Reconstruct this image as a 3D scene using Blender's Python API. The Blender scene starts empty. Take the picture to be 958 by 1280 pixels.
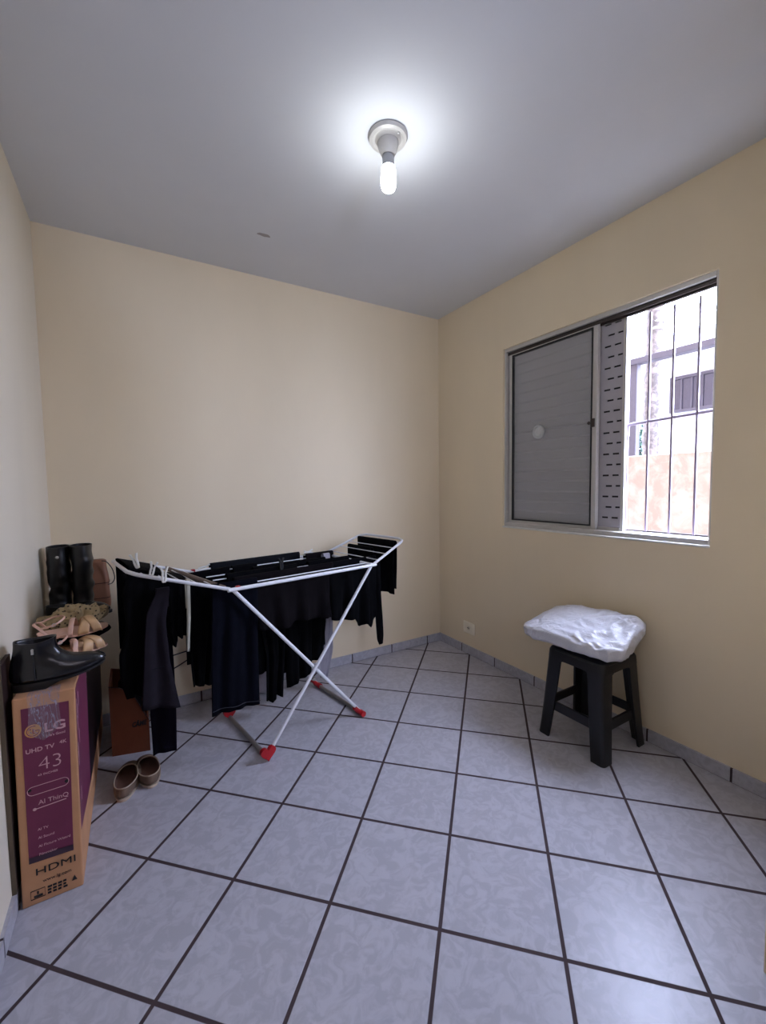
import bpy, bmesh, math, random
from mathutils import Vector, Matrix, noise
random.seed(7)
PI = math.pi
sc = bpy.context.scene
col = sc.collection

# ------------------------------------------------------------------ materials
def srgb(r, g, b):
    f = lambda c: (c/255/12.92 if c/255 <= .04045 else ((c/255+.055)/1.055)**2.4)
    return (f(r), f(g), f(b), 1)

def new_mat(name):
    m = bpy.data.materials.new(name); m.use_nodes = True
    nt = m.node_tree
    return m, nt, nt.nodes['Principled BSDF']

def N(nt, kind, **kw):
    n = nt.nodes.new(kind)
    for k, v in kw.items():
        if k in n.inputs: n.inputs[k].default_value = v
        else: setattr(n, k, v)
    return n

def plain(name, c, rough=.5, metal=0., spec=.5, var=.06, scale=25., bump=0., bscale=200., sheen=0.):
    """a base colour with a slight procedural mottling and optional fine bump"""
    m, nt, b = new_mat(name)
    tc = N(nt, 'ShaderNodeTexCoord')
    nz = N(nt, 'ShaderNodeTexNoise', Scale=scale, Detail=4.)
    nt.links.new(tc.outputs['Object'], nz.inputs['Vector'])
    r = N(nt, 'ShaderNodeValToRGB')
    r.color_ramp.elements[0].position = .3; r.color_ramp.elements[1].position = .7
    r.color_ramp.elements[0].color = tuple(x*(1-var) for x in c[:3])+(1,)
    r.color_ramp.elements[1].color = tuple(min(1, x*(1+var)) for x in c[:3])+(1,)
    nt.links.new(nz.outputs['Fac'], r.inputs['Fac'])
    nt.links.new(r.outputs['Color'], b.inputs['Base Color'])
    b.inputs['Roughness'].default_value = rough
    b.inputs['Metallic'].default_value = metal
    b.inputs['Specular IOR Level'].default_value = spec
    if sheen: b.inputs['Sheen Weight'].default_value = sheen
    if bump:
        n2 = N(nt, 'ShaderNodeTexNoise', Scale=bscale, Detail=3.)
        nt.links.new(tc.outputs['Object'], n2.inputs['Vector'])
        bp = N(nt, 'ShaderNodeBump', Strength=bump, Distance=.004)
        nt.links.new(n2.outputs['Fac'], bp.inputs['Height'])
        nt.links.new(bp.outputs['Normal'], b.inputs['Normal'])
    return m

def wall_mat(name, c, rough=.6, streak=.05):
    m, nt, b = new_mat(name)
    tc = N(nt, 'ShaderNodeTexCoord')
    mp = N(nt, 'ShaderNodeMapping'); mp.inputs['Scale'].default_value = (1, 1, .35)
    nz = N(nt, 'ShaderNodeTexNoise', Scale=2.2, Detail=5., Roughness=.55)
    nt.links.new(tc.outputs['Object'], mp.inputs['Vector']); nt.links.new(mp.outputs['Vector'], nz.inputs['Vector'])
    r = N(nt, 'ShaderNodeValToRGB')
    r.color_ramp.elements[0].position = .35; r.color_ramp.elements[1].position = .65
    r.color_ramp.elements[0].color = tuple(x*(1-streak) for x in c[:3])+(1,)
    r.color_ramp.elements[1].color = c
    nt.links.new(nz.outputs['Fac'], r.inputs['Fac']); nt.links.new(r.outputs['Color'], b.inputs['Base Color'])
    n2 = N(nt, 'ShaderNodeTexNoise', Scale=55., Detail=3.)
    nt.links.new(tc.outputs['Object'], n2.inputs['Vector'])
    bp = N(nt, 'ShaderNodeBump', Strength=.08, Distance=.004)
    nt.links.new(n2.outputs['Fac'], bp.inputs['Height']); nt.links.new(bp.outputs['Normal'], b.inputs['Normal'])
    b.inputs['Roughness'].default_value = rough
    b.inputs['Specular IOR Level'].default_value = .35
    return m

def tile_mat(name, grid=True):
    """mottled white ceramic; with grid=True laid diagonally in 0.3256 m tiles with dark brown grout"""
    m, nt, b = new_mat(name)
    L = nt.links.new
    tc = N(nt, 'ShaderNodeTexCoord')
    P = tc.outputs['Object']
    nz = N(nt, 'ShaderNodeTexNoise', Scale=21., Detail=4., Roughness=.55, Distortion=1.4)
    L(P, nz.inputs['Vector'])
    r = N(nt, 'ShaderNodeValToRGB')
    e = r.color_ramp.elements
    e[0].position = .42; e[1].position = .60
    e[0].color = (.415, .405, .445, 1); e[1].color = (.49, .48, .525, 1)
    L(nz.outputs['Fac'], r.inputs['Fac'])
    colr = r.outputs['Color']
    b.inputs['Specular IOR Level'].default_value = .38
    rough = N(nt, 'ShaderNodeMapRange'); rough.inputs[3].default_value = .26; rough.inputs[4].default_value = .40
    L(nz.outputs['Fac'], rough.inputs[0])
    if not grid:
        L(colr, b.inputs['Base Color']); L(rough.outputs[0], b.inputs['Roughness']); return m
    mp = N(nt, 'ShaderNodeMapping'); mp.vector_type = 'TEXTURE'
    mp.inputs['Location'].default_value = (-.4637, -.3442, 0); mp.inputs['Rotation'].default_value = (0, 0, -PI/4)
    mp.inputs['Scale'].default_value = (.3256, .3256, 1)
    L(P, mp.inputs['Vector'])
    sx = N(nt, 'ShaderNodeSeparateXYZ'); L(mp.outputs['Vector'], sx.inputs[0])
    ds = []
    for ax in ('X', 'Y'):
        a = N(nt, 'ShaderNodeMath', operation='ADD'); a.inputs[1].default_value = .5; L(sx.outputs[ax], a.inputs[0])
        f = N(nt, 'ShaderNodeMath', operation='FRACT'); L(a.outputs[0], f.inputs[0])
        s = N(nt, 'ShaderNodeMath', operation='SUBTRACT'); s.inputs[1].default_value = .5; L(f.outputs[0], s.inputs[0])
        ab = N(nt, 'ShaderNodeMath', operation='ABSOLUTE'); L(s.outputs[0], ab.inputs[0]); ds.append(ab)
    mn = N(nt, 'ShaderNodeMath', operation='MINIMUM'); L(ds[0].outputs[0], mn.inputs[0]); L(ds[1].outputs[0], mn.inputs[1])
    mr = N(nt, 'ShaderNodeMapRange'); mr.inputs[1].default_value = .0135; mr.inputs[2].default_value = .0185
    L(mn.outputs[0], mr.inputs[0])
    # each tile turned its own way: shift the mottling by the tile's index
    mx = N(nt, 'ShaderNodeMix', data_type='RGBA')
    mx.inputs[6].default_value = srgb(66, 52, 54)
    L(colr, mx.inputs[7]); L(mr.outputs[0], mx.inputs[0]); L(mx.outputs[2], b.inputs['Base Color'])
    r2 = N(nt, 'ShaderNodeMix', data_type='FLOAT'); r2.inputs[2].default_value = .85
    L(mr.outputs[0], r2.inputs[0]); L(rough.outputs[0], r2.inputs[3]); L(r2.outputs[0], b.inputs['Roughness'])
    bp = N(nt, 'ShaderNodeBump', Strength=.5, Distance=.003)
    L(mr.outputs[0], bp.inputs['Height']); L(bp.outputs['Normal'], b.inputs['Normal'])
    return m

def emit_mat(name, c, s):
    m = bpy.data.materials.new(name); m.use_nodes = True
    nt = m.node_tree; nt.nodes.clear()
    o = nt.nodes.new('ShaderNodeOutputMaterial'); e = nt.nodes.new('ShaderNodeEmission')
    e.inputs[0].default_value = c; e.inputs[1].default_value = s
    nt.links.new(e.outputs[0], o.inputs[0]); return m

M = {}
M['wall'] = wall_mat('cream wall paint', srgb(236, 219, 188))
M['ceiling'] = wall_mat('white ceiling paint', srgb(218, 219, 221), .8, .03)
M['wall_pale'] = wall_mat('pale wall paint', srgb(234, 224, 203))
M['tile'] = tile_mat('mottled floor tile')
M['skirt'] = tile_mat('mottled skirting tile', False)
M['grout'] = plain('brown grout', srgb(66, 52, 54), .9)
M['white_metal'] = plain('white enamelled tube', srgb(225, 225, 228), .28, 0, .6, .02)
M['grey_metal'] = plain('grey aluminium tube', srgb(150, 145, 140), .35, .5, .5)
M['taupe_metal'] = plain('taupe tube', srgb(120, 104, 94), .45, .1)
M['alu'] = plain('window aluminium', srgb(196, 192, 186), .38, .15, .5, .03)
M['alu_dark'] = plain('dark aluminium track', srgb(70, 62, 58), .5, .4)
M['shutter'] = plain('grey shutter metal', srgb(176, 172, 178), .45, .1, .5, .02)
M['gasket'] = plain('black gasket', srgb(22, 22, 24), .6)
M['grille'] = plain('grey painted iron', srgb(140, 126, 138), .45, .2)
M['white_plastic'] = plain('white plastic', srgb(226, 224, 216), .4)
M['cream_plastic'] = plain('cream plastic', srgb(250, 238, 214), .4)
M['porcelain'] = plain('old white holder', srgb(196, 192, 186), .4)
M['bulb_base'] = plain('bulb base', srgb(170, 170, 172), .4)
M['bulb'] = emit_mat('glowing bulb', (.90, .95, 1, 1), 54)
M['red'] = plain('red plastic', srgb(176, 26, 34), .4, 0, .5, .08)
M['black_plastic'] = plain('black moulded plastic', srgb(15, 14, 17), .38, 0, .5, .15, 30, .15, 120)
M['card'] = plain('brown cardboard', srgb(196, 146, 108), .8, 0, .2, .07, 14, .1, 90)
M['card_dark'] = plain('darker cardboard', srgb(118, 66, 44), .8, 0, .2, .08, 12, .1, 90)
M['card_edge'] = plain('dark cardboard edge', srgb(52, 30, 26), .9)
M['magenta'] = plain('magenta print', srgb(112, 44, 74), .45, 0, .4, .06, 18)
M['magenta_dark'] = plain('dark print', srgb(58, 34, 52), .5)
M['picture_print'] = plain('dark picture print', srgb(24, 10, 22), .5, 0, .3, .3, 6)
M['ink_pale'] = plain('pale pink ink', srgb(206, 160, 168), .6)
M['ink_gold'] = plain('gold ink', srgb(206, 150, 84), .5)
M['ink_black'] = plain('black ink', srgb(26, 22, 24), .7)
M['panel'] = plain('dark brown board', srgb(46, 30, 28), .5, 0, .4, .15, 8)
M['panel_edge'] = plain('olive board edge', srgb(92, 78, 60), .6)
M['leather'] = plain('black leather', srgb(16, 16, 22), .27, 0, .6, .2, 40, .12, 60)
M['leather_dull'] = plain('dull black leather', srgb(15, 14, 15), .4, 0, .5, .2, 20, .3, 30)
M['sole'] = plain('black sole', srgb(20, 20, 22), .6)
M['silver'] = plain('silver', srgb(200, 200, 200), .3, .9)
M['nude'] = plain('nude leather', srgb(214, 172, 150), .4, 0, .5, .08)
M['tan_strap'] = plain('tan satin strap', srgb(200, 160, 116), .32, 0, .6, .08)
M['brown_leather'] = plain('brown leather', srgb(134, 90, 66), .5, 0, .4, .12, 20, .2, 40)
M['espadrille'] = plain('taupe upper', srgb(116, 96, 80), .7, 0, .3, .1, 60, .3, 150)
M['rim'] = plain('pale rim', srgb(186, 168, 148), .7)
M['insole'] = plain('brown insole', srgb(112, 80, 68), .7, 0, .3, .1)
M['black_cloth'] = plain('black cloth', (.0022, .0022, .0028, 1), .9, 0, .06, .25, 30, .4, 400)
M['blackbrown_cloth'] = plain('brown black cloth', (.0045, .0032, .0040, 1), .9, 0, .08, .25, 30, .4, 400)
M['navy_cloth'] = plain('navy cloth', (.0024, .0026, .0056, 1), .9, 0, .06, .2, 30, .4, 400)
M['navy_hem'] = plain('navy thread', (.012, .012, .020, 1), .8)
M['purple_cloth'] = plain('dark purple cloth', (.0135, .0108, .0150, 1), .9, 0, .1, .12, 30, .4, 400)
M['purple_dark'] = plain('deep purple cloth', (.0045, .0032, .0080, 1), .9, 0, .08, .12, 30, .4, 400)
M['slate_cloth'] = plain('slate cloth', (.0075, .0085, .011, 1), .9, 0, .1, .15, 30, .4, 400)
M['strap_cloth'] = plain('cream webbing', srgb(170, 166, 150), .8)
M['cable'] = plain('black cable', srgb(22, 20, 20), .5)
M['tape'] = None
# translucent plastic bag
def plastic_bag(name, c, alpha, rough=.28):
    m, nt, b = new_mat(name)
    L = nt.links.new
    tc = N(nt, 'ShaderNodeTexCoord')
    nz = N(nt, 'ShaderNodeTexNoise', Scale=24., Detail=4., Distortion=1.2); L(tc.outputs['Object'], nz.inputs['Vector'])
    bp = N(nt, 'ShaderNodeBump', Strength=.9, Distance=.008); L(nz.outputs['Fac'], bp.inputs['Height']); L(bp.outputs['Normal'], b.inputs['Normal'])
    b.inputs['Base Color'].default_value = c
    b.inputs['Roughness'].default_value = rough
    b.inputs['Alpha'].default_value = alpha
    b.inputs['Subsurface Weight'].default_value = .0
    return m
M['bag'] = plastic_bag('white plastic bag', srgb(216, 215, 220), .93)
M['clear_bag'] = plastic_bag('clear plastic bag', srgb(190, 188, 196), .75)
# clear packing tape with white creases
def tape_mat():
    m, nt, b = new_mat('clear tape')
    L = nt.links.new
    tc = N(nt, 'ShaderNodeTexCoord')
    mp = N(nt, 'ShaderNodeMapping'); mp.inputs['Scale'].default_value = (3.0, 1, .55); mp.inputs['Rotation'].default_value = (0, .5, 0)
    L(tc.outputs['Object'], mp.inputs['Vector'])
    nz = N(nt, 'ShaderNodeTexNoise', Scale=14., Detail=5., Distortion=2.2); L(mp.outputs['Vector'], nz.inputs['Vector'])
    s = N(nt, 'ShaderNodeMath', operation='SUBTRACT'); s.inputs[1].default_value = .5; L(nz.outputs['Fac'], s.inputs[0])
    ab = N(nt, 'ShaderNodeMath', operation='ABSOLUTE'); L(s.outputs[0], ab.inputs[0])
    mr = N(nt, 'ShaderNodeMapRange'); mr.inputs[1].default_value = .0; mr.inputs[2].default_value = .035
    mr.inputs[3].default_value = .75; mr.inputs[4].default_value = .22; L(ab.outputs[0], mr.inputs[0])
    L(mr.outputs[0], b.inputs['Alpha'])
    b.inputs['Base Color'].default_value = srgb(190, 180, 196); b.inputs['Roughness'].default_value = .2
    return m
M['tape'] = tape_mat()
# leopard print
def leopard():
    m, nt, b = new_mat('olive leopard cloth')
    L = nt.links.new
    tc = N(nt, 'ShaderNodeTexCoord')
    v = N(nt, 'ShaderNodeTexVoronoi', Scale=70.); L(tc.outputs['Object'], v.inputs['Vector'])
    r = N(nt, 'ShaderNodeValToRGB'); e = r.color_ramp.elements
    e[0].position = .18; e[0].color = srgb(58, 46, 34); e[1].position = .38; e[1].color = srgb(172, 150, 112)
    L(v.outputs['Distance'], r.inputs['Fac']); L(r.outputs['Color'], b.inputs['Base Color'])
    b.inputs['Roughness'].default_value = .8; return m
M['leopard'] = leopard()
M['olive'] = plain('olive cloth', srgb(132, 118, 88), .8, 0, .3, .15, 20, .3, 100)
# outdoor stuff
def stained(name, c, d, scale=1.6, lo=.42, hi=.6):
    m, nt, b = new_mat(name)
    L = nt.links.new
    tc = N(nt, 'ShaderNodeTexCoord')
    nz = N(nt, 'ShaderNodeTexNoise', Scale=scale, Detail=8., Roughness=.65, Distortion=.6); L(tc.outputs['Object'], nz.inputs['Vector'])
    r = N(nt, 'ShaderNodeValToRGB'); e = r.color_ramp.elements
    e[0].position = lo; e[0].color = d; e[1].position = hi; e[1].color = c
    L(nz.outputs['Fac'], r.inputs['Fac']); L(r.outputs['Color'], b.inputs['Base Color'])
    b.inputs['Roughness'].default_value = .9; return m
M['ext_wall'] = stained('peeling sand render', (.215, .165, .135, 1), (.155, .115, .090, 1), 7.)
M['ext_white'] = plain('white house wall', (.45, .45, .46, 1), .8)
M['ext_mauve'] = plain('mauve painted timber', (.045, .037, .045, 1), .7)
M['ext_glass'] = plain('dark window pane', (.04, .036, .05, 1), .15)
M['bark'] = stained('rough trunk bark', (.13, .105, .09, 1), (.05, .04, .034, 1), 9.)
M['leaf'] = plain('pale green leaf', (.06, .12, .085, 1), .6)
M['concrete'] = plain('yard concrete', (.32, .31, .29, 1), .9)
M['ext_dark'] = plain('dark opening', (.008, .008, .01, 1), .9)

# ------------------------------------------------------------------ mesh builder
class MB:
    def __init__(s): s.v = []; s.f = []; s.m = []
    def add(s, vs, fs, mi=0):
        o = len(s.v); s.v += [Vector(p) for p in vs]
        for f in fs: s.f.append([o+i for i in f]); s.m.append(mi)
    def box(s, x0, x1, y0, y1, z0, z1, mi=0, T=None):
        vs = [Vector((x, y, z)) for z in (z0, z1) for y in (y0, y1) for x in (x0, x1)]
        if T: vs = [T(p) if callable(T) else T @ p for p in vs]
        s.add(vs, [(0, 2, 3, 1), (4, 5, 7, 6), (0, 1, 5, 4), (2, 6, 7, 3), (0, 4, 6, 2), (1, 3, 7, 5)], mi)
    def hexa(s, b, t, mi=0):      # bottom loop and top loop of the same length
        n = len(b)
        s.add(list(b)+list(t), [tuple(reversed(range(n))), tuple(range(n, 2*n))]+[(i, (i+1) % n, n+(i+1) % n, n+i) for i in range(n)], mi)
    def loft(s, rings, cap0=True, cap1=True, mi=0, closed=False):
        n = len(rings[0]); vs = [p for r in rings for p in r]; fs = []
        k = len(rings)
        for j in range(k if closed else k-1):
            a, b = j*n, ((j+1) % k)*n
            fs += [(a+i, a+(i+1) % n, b+(i+1) % n, b+i) for i in range(n)]
        if not closed:
            if cap0: fs.append(tuple(reversed(range(n))))
            if cap1: fs.append(tuple(range((k-1)*n, k*n)))
        s.add(vs, fs, mi)
    def tube(s, path, r, n=10, closed=False, mi=0, rb=None):
        path = [Vector(p) for p in path]; k = len(path); rings = []
        up = None
        for i, p in enumerate(path):
            if closed: t = path[(i+1) % k]-path[i-1]
            else: t = path[min(i+1, k-1)]-path[max(i-1, 0)]
            t.normalize()
            if up is None:
                up = Vector((0, 0, 1)) if abs(t.z) < .9 else Vector((1, 0, 0))
            a = t.cross(up).normalized(); up = a.cross(t).normalized()
            ra = r[i] if isinstance(r, (list, tuple)) else r
            rbb = rb if rb else ra
            rings.append([p+a*math.cos(2*PI*j/n)*ra+up*math.sin(2*PI*j/n)*rbb for j in range(n)])
        s.loft(rings, mi=mi, closed=closed)
    def lathe(s, prof, c, n=32, axis='Z', mi=0, cap=True):
        rings = []
        for r, h in prof:
            ring = []
            for j in range(n):
                a = 2*PI*j/n
                q = (r*math.cos(a), r*math.sin(a), h)
                if axis == 'X': q = (h, q[0], q[1])
                if axis == 'Y': q = (q[0], h, q[1])
                ring.append(Vector(q)+Vector(c))
            rings.append(ring)
        s.loft(rings, cap, cap, mi)
    def grid(s, fn, nu, nv, mi=0):
        vs = [fn(i/(nu-1), j/(nv-1)) for j in range(nv) for i in range(nu)]
        s.add(vs, [(j*nu+i, j*nu+i+1, (j+1)*nu+i+1, (j+1)*nu+i) for j in range(nv-1) for i in range(nu-1)], mi)
    def prism(s, poly, fn, d, mi=0):   # polygon of 2-D points, fn(a,b,h) -> point
        b = [fn(p[0], p[1], 0) for p in poly]; t = [fn(p[0], p[1], d) for p in poly]
        s.hexa(b, t, mi)
    def build(s, name, mats, parent=None, smooth=None, bevel=0, solid=0, sub=0, seg=2):
        if not isinstance(mats, (list, tuple)): mats = [mats]
        me = bpy.data.meshes.new(name)
        vs = s.v
        if parent is None:
            lo = [min(v[i] for v in vs) for i in range(3)]; hi = [max(v[i] for v in vs) for i in range(3)]
            org = Vector(((lo[0]+hi[0])/2, (lo[1]+hi[1])/2, lo[2])); MI = Matrix.Translation(-org)
        else:
            MI = world(parent).inverted(); org = Vector()
        me.from_pydata([MI @ v for v in vs], [], s.f)
        for m in mats: me.materials.append(m)
        me.polygons.foreach_set('material_index', s.m)
        me.update()
        bm = bmesh.new(); bm.from_mesh(me); bmesh.ops.recalc_face_normals(bm, faces=bm.faces); bm.to_mesh(me); bm.free()
        if smooth is not None:
            me.polygons.foreach_set('use_smooth', [True]*len(me.polygons))
            me.set_sharp_from_angle(angle=math.radians(smooth))
        o = bpy.data.objects.new(name, me); col.objects.link(o)
        o.location = org
        if parent is not None: o.parent = parent
        if solid:
            q = o.modifiers.new('thick', 'SOLIDIFY'); q.thickness = solid; q.offset = 0
        if bevel:
            q = o.modifiers.new('bevel', 'BEVEL'); q.width = bevel; q.segments = seg; q.limit_method = 'ANGLE'; q.angle_limit = math.radians(40)
            q.harden_normals = False
        if sub:
            q = o.modifiers.new('sub', 'SUBSURF'); q.levels = sub; q.render_levels = sub
        return o

def world(o):
    m = Matrix.Translation(o.location) @ o.rotation_euler.to_matrix().to_4x4()
    return world(o.parent) @ m if o.parent else m
def tag(o, label=None, cat=None, group=None, kind=None):
    if label: o['label'] = label
    if cat: o['category'] = cat
    if group: o['group'] = group
    if kind: o['kind'] = kind
    return o
def empty(name, loc, rz=0, **kw):
    o = bpy.data.objects.new(name, None); col.objects.link(o)
    o.location = loc; o.rotation_euler = (0, 0, rz); o.empty_display_size = .1
    return tag(o, **kw)
def V3(x, y, z): return Vector((x, y, z))
def lerp(a, b, t): return a+(b-a)*t
def poly_at(pl, t):      # point on a polyline of tuples, t in 0..1 by index
    x = t*(len(pl)-1); i = min(int(x), len(pl)-2); f = x-i
    return tuple(lerp(pl[i][k], pl[i+1][k], f) for k in range(len(pl[0])))
def smooth_path(pts, n=6):
    pts = [Vector(p) for p in pts]; out = []
    for i in range(len(pts)-1):
        p0, p1, p2, p3 = pts[max(i-1, 0)], pts[i], pts[i+1], pts[min(i+2, len(pts)-1)]
        for k in range(n):
            t = k/n
            out.append(.5*((2*p1)+(p2-p0)*t+(2*p0-5*p1+4*p2-p3)*t*t+(3*p1-p0-3*p2+p3)*t**3))
    return out+[pts[-1]]
def text(name, body, size, at, xdir, ydir, mat, parent, h=.0006, align='LEFT', sx=1., shear=0., off=0.):
    """lettering as a thin solid mesh standing on a surface"""
    cu = bpy.data.curves.new(name, 'FONT'); cu.body = body; cu.size = size; cu.extrude = h/2; cu.align_x = align; cu.shear = shear
    cu.offset = off; cu.resolution_u = 3
    t = bpy.data.objects.new('tmp', cu); col.objects.link(t)
    dg = bpy.context.evaluated_depsgraph_get()
    me = bpy.data.meshes.new_from_object(t.evaluated_get(dg))
    bpy.data.objects.remove(t); me.name = name
    xd, yd = Vector(xdir).normalized(), Vector(ydir).normalized(); nd = xd.cross(yd)
    MI = world(parent).inverted()
    for v in me.vertices:
        v.co = MI @ (Vector(at)+xd*v.co.x*sx+yd*v.co.y+nd*(v.co.z+h/2))
    me.materials.clear(); me.materials.append(mat)
    o = bpy.data.objects.new(name, me); col.objects.link(o); o.parent = parent
    return o

# ------------------------------------------------------------------ room shell
H, W, D = 2.5, 2.419, 3.4
def shell(name, m, *boxes, **kw):
    b = MB()
    for q in boxes: b.box(*q)
    o = b.build(name, m, **kw); o['kind'] = 'structure'; return o
b = MB(); b.box(-W-.15, .15, -D-1.5, .15, -.12, 0)
fl = b.build('floor', M['tile']); fl['kind'] = 'structure'
# keep object coordinates equal to room coordinates so that the tile grid lies where it should
for v in fl.data.vertices: v.co += fl.location
fl.location = (0, 0, 0)
shell('ceiling', M['ceiling'], (-W-.15, .15, -D-1.5, .15, H, H+.1))
shell('wall_back', M['wall'], (-W-.15, .15, 0, .15, 0, H))
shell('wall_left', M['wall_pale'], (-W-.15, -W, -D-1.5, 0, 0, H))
WY0, WY1, WZ0, WZ1 = -1.800, -.658, .962, 2.092
shell('wall_right', M['wall'], (0, .15, -D-1.5, WY0, 0, H), (0, .15, WY1, 0, 0, H), (0, .15, WY0, WY1, 0, WZ0), (0, .15, WY0, WY1, WZ1, H))
# stub wall beside the entrance on the right, and the unseen far wall, its small opening added to let in fill light
shell('wall_front', M['wall'], (-.754, 0, -2.36, -2.233, 0, H))
shell('wall_hall', M['wall'], (-W, -1.85, -D-.12, -D, 0, H), (-1.45, 0, -D-.12, -D, 0, H), (-1.85, -1.45, -D-.12, -D, 0, 1.4), (-1.85, -1.45, -D-.12, -D, 1.8, H))
# unseen outer wall, added tall and long to keep sky light off the yard
shell('wall_yard_shade', M['ext_wall'], (-.05, .15, -25, 25, H+.1, 16), (0, .15, .15, 25, -.3, H+.1), (0, .15, -25, -D-1.5, -.3, H+.1))

def skirting(name, x0, x1, y0, y1, joints, axis, hz=.060):
    b = MB(); j = sorted(joints); g = .0045
    lo, hi = (x0, x1) if axis == 0 else (y0, y1)
    ed = [lo]+[q for q in j if lo < q < hi]+[hi]
    for a, c in zip(ed[:-1], ed[1:]):
        a2, c2 = a+(g if a != lo else 0), c-(g if c != hi else 0)
        if axis == 0: b.box(a2, c2, y0, y1, .002, hz, 0)
        else: b.box(x0, x1, a2, c2, .002, hz, 0)
    k = .002
    if axis == 0: b.box(lo, hi, y0+k if y0 < -.005 else y0, y1, 0, hz-.001, 1)
    else: b.box(x0+k if x1 > -.5 else x0, x1 if x1 > -.5 else x1-k, lo, hi, 0, hz-.001, 1)
    o = b.build(name, [M['skirt'], M['grout']]); o['kind'] = 'structure'
skirting('baseboard_back', -W+.010, -.010, -.010, 0, [-.135-.3275*i for i in range(7)], 0)
skirting('baseboard_right', -.010, 0, -2.233, 0, [-.006, -.268-.3275*0]+[-.268-.3272*i for i in range(1, 7)], 1)
skirting('baseboard_left', -W, -W+.010, -D, -.010, [-.20-.3272*i for i in range(9)], 1)

# ------------------------------------------------------------------ window
wn = empty('window_1', (.03, (WY0+WY1)/2, WZ0), kind='structure')
def fr(x0, x1, y0, y1, z0, z1, t, bt=None):
    b = MB(); bt = bt or t
    b.box(x0, x1, y0, y0+t, z0, z1); b.box(x0, x1, y1-t, y1, z0, z1)
    b.box(x0, x1, y0+t, y1-t, z0, z0+bt); b.box(x0, x1, y0+t, y1-t, z1-bt, z1); return b
fr(.012, .125, WY0, WY1, WZ0+.004, WZ1, .012, .022).build('window_frame', M['alu'], wn, bevel=.002)
b = MB()
b.box(.118, .126, WY0+.012, WY1-.012, WZ0+.026, WZ0+.034); b.box(.03, .036, WY0+.012, WY1-.012, WZ1-.040, WZ1-.022)
b.box(.055, .062, WY0+.012, WY1-.012, WZ1-.044, WZ1-.022); b.box(.03, .12, WY0+.012, WY1-.012, WZ1-.026, WZ1-.022)
b.build('track', M['alu_dark'], wn)
b = MB(); b.box(-.004, .10, WY0, WY1, WZ0-.006, WZ0+.004)
b.build('window_sill', M['white_plastic'], wn, bevel=.003)
# left sash: aluminium frame, black gasket, glass pane over a louvred shutter
y0, y1, z0, z1 = -1.270, -.676, .986, 2.066
s1 = fr(.034, .054, y0, y1, z0, z1, .026, .020).build('sliding_sash', M['alu'], wn, bevel=.002)
fr(.032, .050, y0+.026, y1-.026, z0+.02, z1-.02, .007).build('gasket', M['gasket'], s1)
def louvers(name, x, ya, yb, za, zb, n, tilt=.016):
    b = MB(); p = (zb-za)/n
    for i in range(n):
        a = za+i*p
        b.add([(x, ya, a), (x, yb, a), (x+tilt*.25, yb, a+p*.12), (x+tilt*.25, ya, a+p*.12), (x-tilt, ya, a+p*.92), (x-tilt, yb, a+p*.92), (x, yb, a+p), (x, ya, a+p)],
              [(0, 1, 2, 3), (3, 2, 5, 4), (4, 5, 6, 7)])
    return b.build(name, M['shutter'], wn, solid=.0015)
louvers('louver_panel', .068, y0+.02, y1-.02, z0+.02, z1-.02, 17)
fr(.060, .084, y0+.004, y1+.008, z0, z1, .022, .02).build('shutter_sash', M['alu'], wn, bevel=.002)
b = MB(); b.box(.088, .091, y0, y1+.012, z0, z1); b.build('leak_plate', M['shutter'], wn)  # plate added behind the louvres to stop daylight leaking round the slats
m, nt, bs = new_mat('window glass'); bs.inputs['Base Color'].default_value = (.62, .63, .63, 1); bs.inputs['Roughness'].default_value = .12
bs.inputs['Alpha'].default_value = .22; M['glass'] = m
b = MB(); b.box(.041, .044, y0+.03, y1-.03, z0+.024, z1-.024); b.build('glass_pane', M['glass'], s1)
kb = MB()
for a in range(1): kb.lathe([(.040, 0), (.040, -.008), (.036, -.012), (.031, -.012), (.027, -.004), (.026, -.002), (.022, -.006), (.002, -.0065)], (.041, -.902, 1.546), 36, 'X')
kb.build('finger_pull', plain('greyish plastic', srgb(196, 196, 194), .45), s1, smooth=40)
lb = MB(); lb.box(.026, .034, -1.262, -1.244, 1.53, 1.575); lb.lathe([(.009, .026), (.009, .018), (.004, .016)], (0, -1.235, 1.552), 14, 'X')
lb.build('latch', M['alu_dark'], s1, bevel=.002)
# middle sash: perforated louvre with dashes of slots, dark board behind it
ya, yb = -1.385, -1.262
m2 = fr(.060, .080, ya-.018, yb+.02, z0, z1, .016, .018).build('shutter_sash', M['alu'], wn, bevel=.002)
b = MB(); n = 19; p = (z1-z0-.036)/n
for i in range(n):
    a = z0+.018+i*p
    b.box(.066, .070, ya, yb, a, a+p-.009)
    off = .018 if i % 2 else 0.
    segs = [(ya, ya+.012-off*.5), (ya+.046-off, ya+.064-off), (ya+.098-off, yb)]
    for q, r in segs: b.box(.066, .070, q, r, a+p-.009, a+p)
b.build('slotted_panel', M['shutter'], m2)
b = MB(); b.box(.0745, .0775, ya-.002, yb+.002, z0+.018, z1-.018); b.build('slot_backing', M['gasket'], m2)
# security grille outside the sashes
gr = empty('security_grille', (.135, -1.60, WZ0), label='white iron security grille across the open right part of window', cat='grille')
for y in (-1.385, -1.485, -1.590, -1.692, -1.775):
    b = MB(); b.box(.112, .121, y-.0045, y+.0045, WZ0+.030, WZ1-.040); b.build('bar', M['grille'], gr)
b = MB(); b.tube([(.119, -1.386, 1.47)]+smooth_path([(.119, -1.386, 1.512), (.119, -1.392, 1.526), (.119, -1.41, 1.530)], 4)+[(.119, -1.79, 1.545)], .0075, 8)
b.build('cross_bar', M['grille'], gr, smooth=40)

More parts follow.
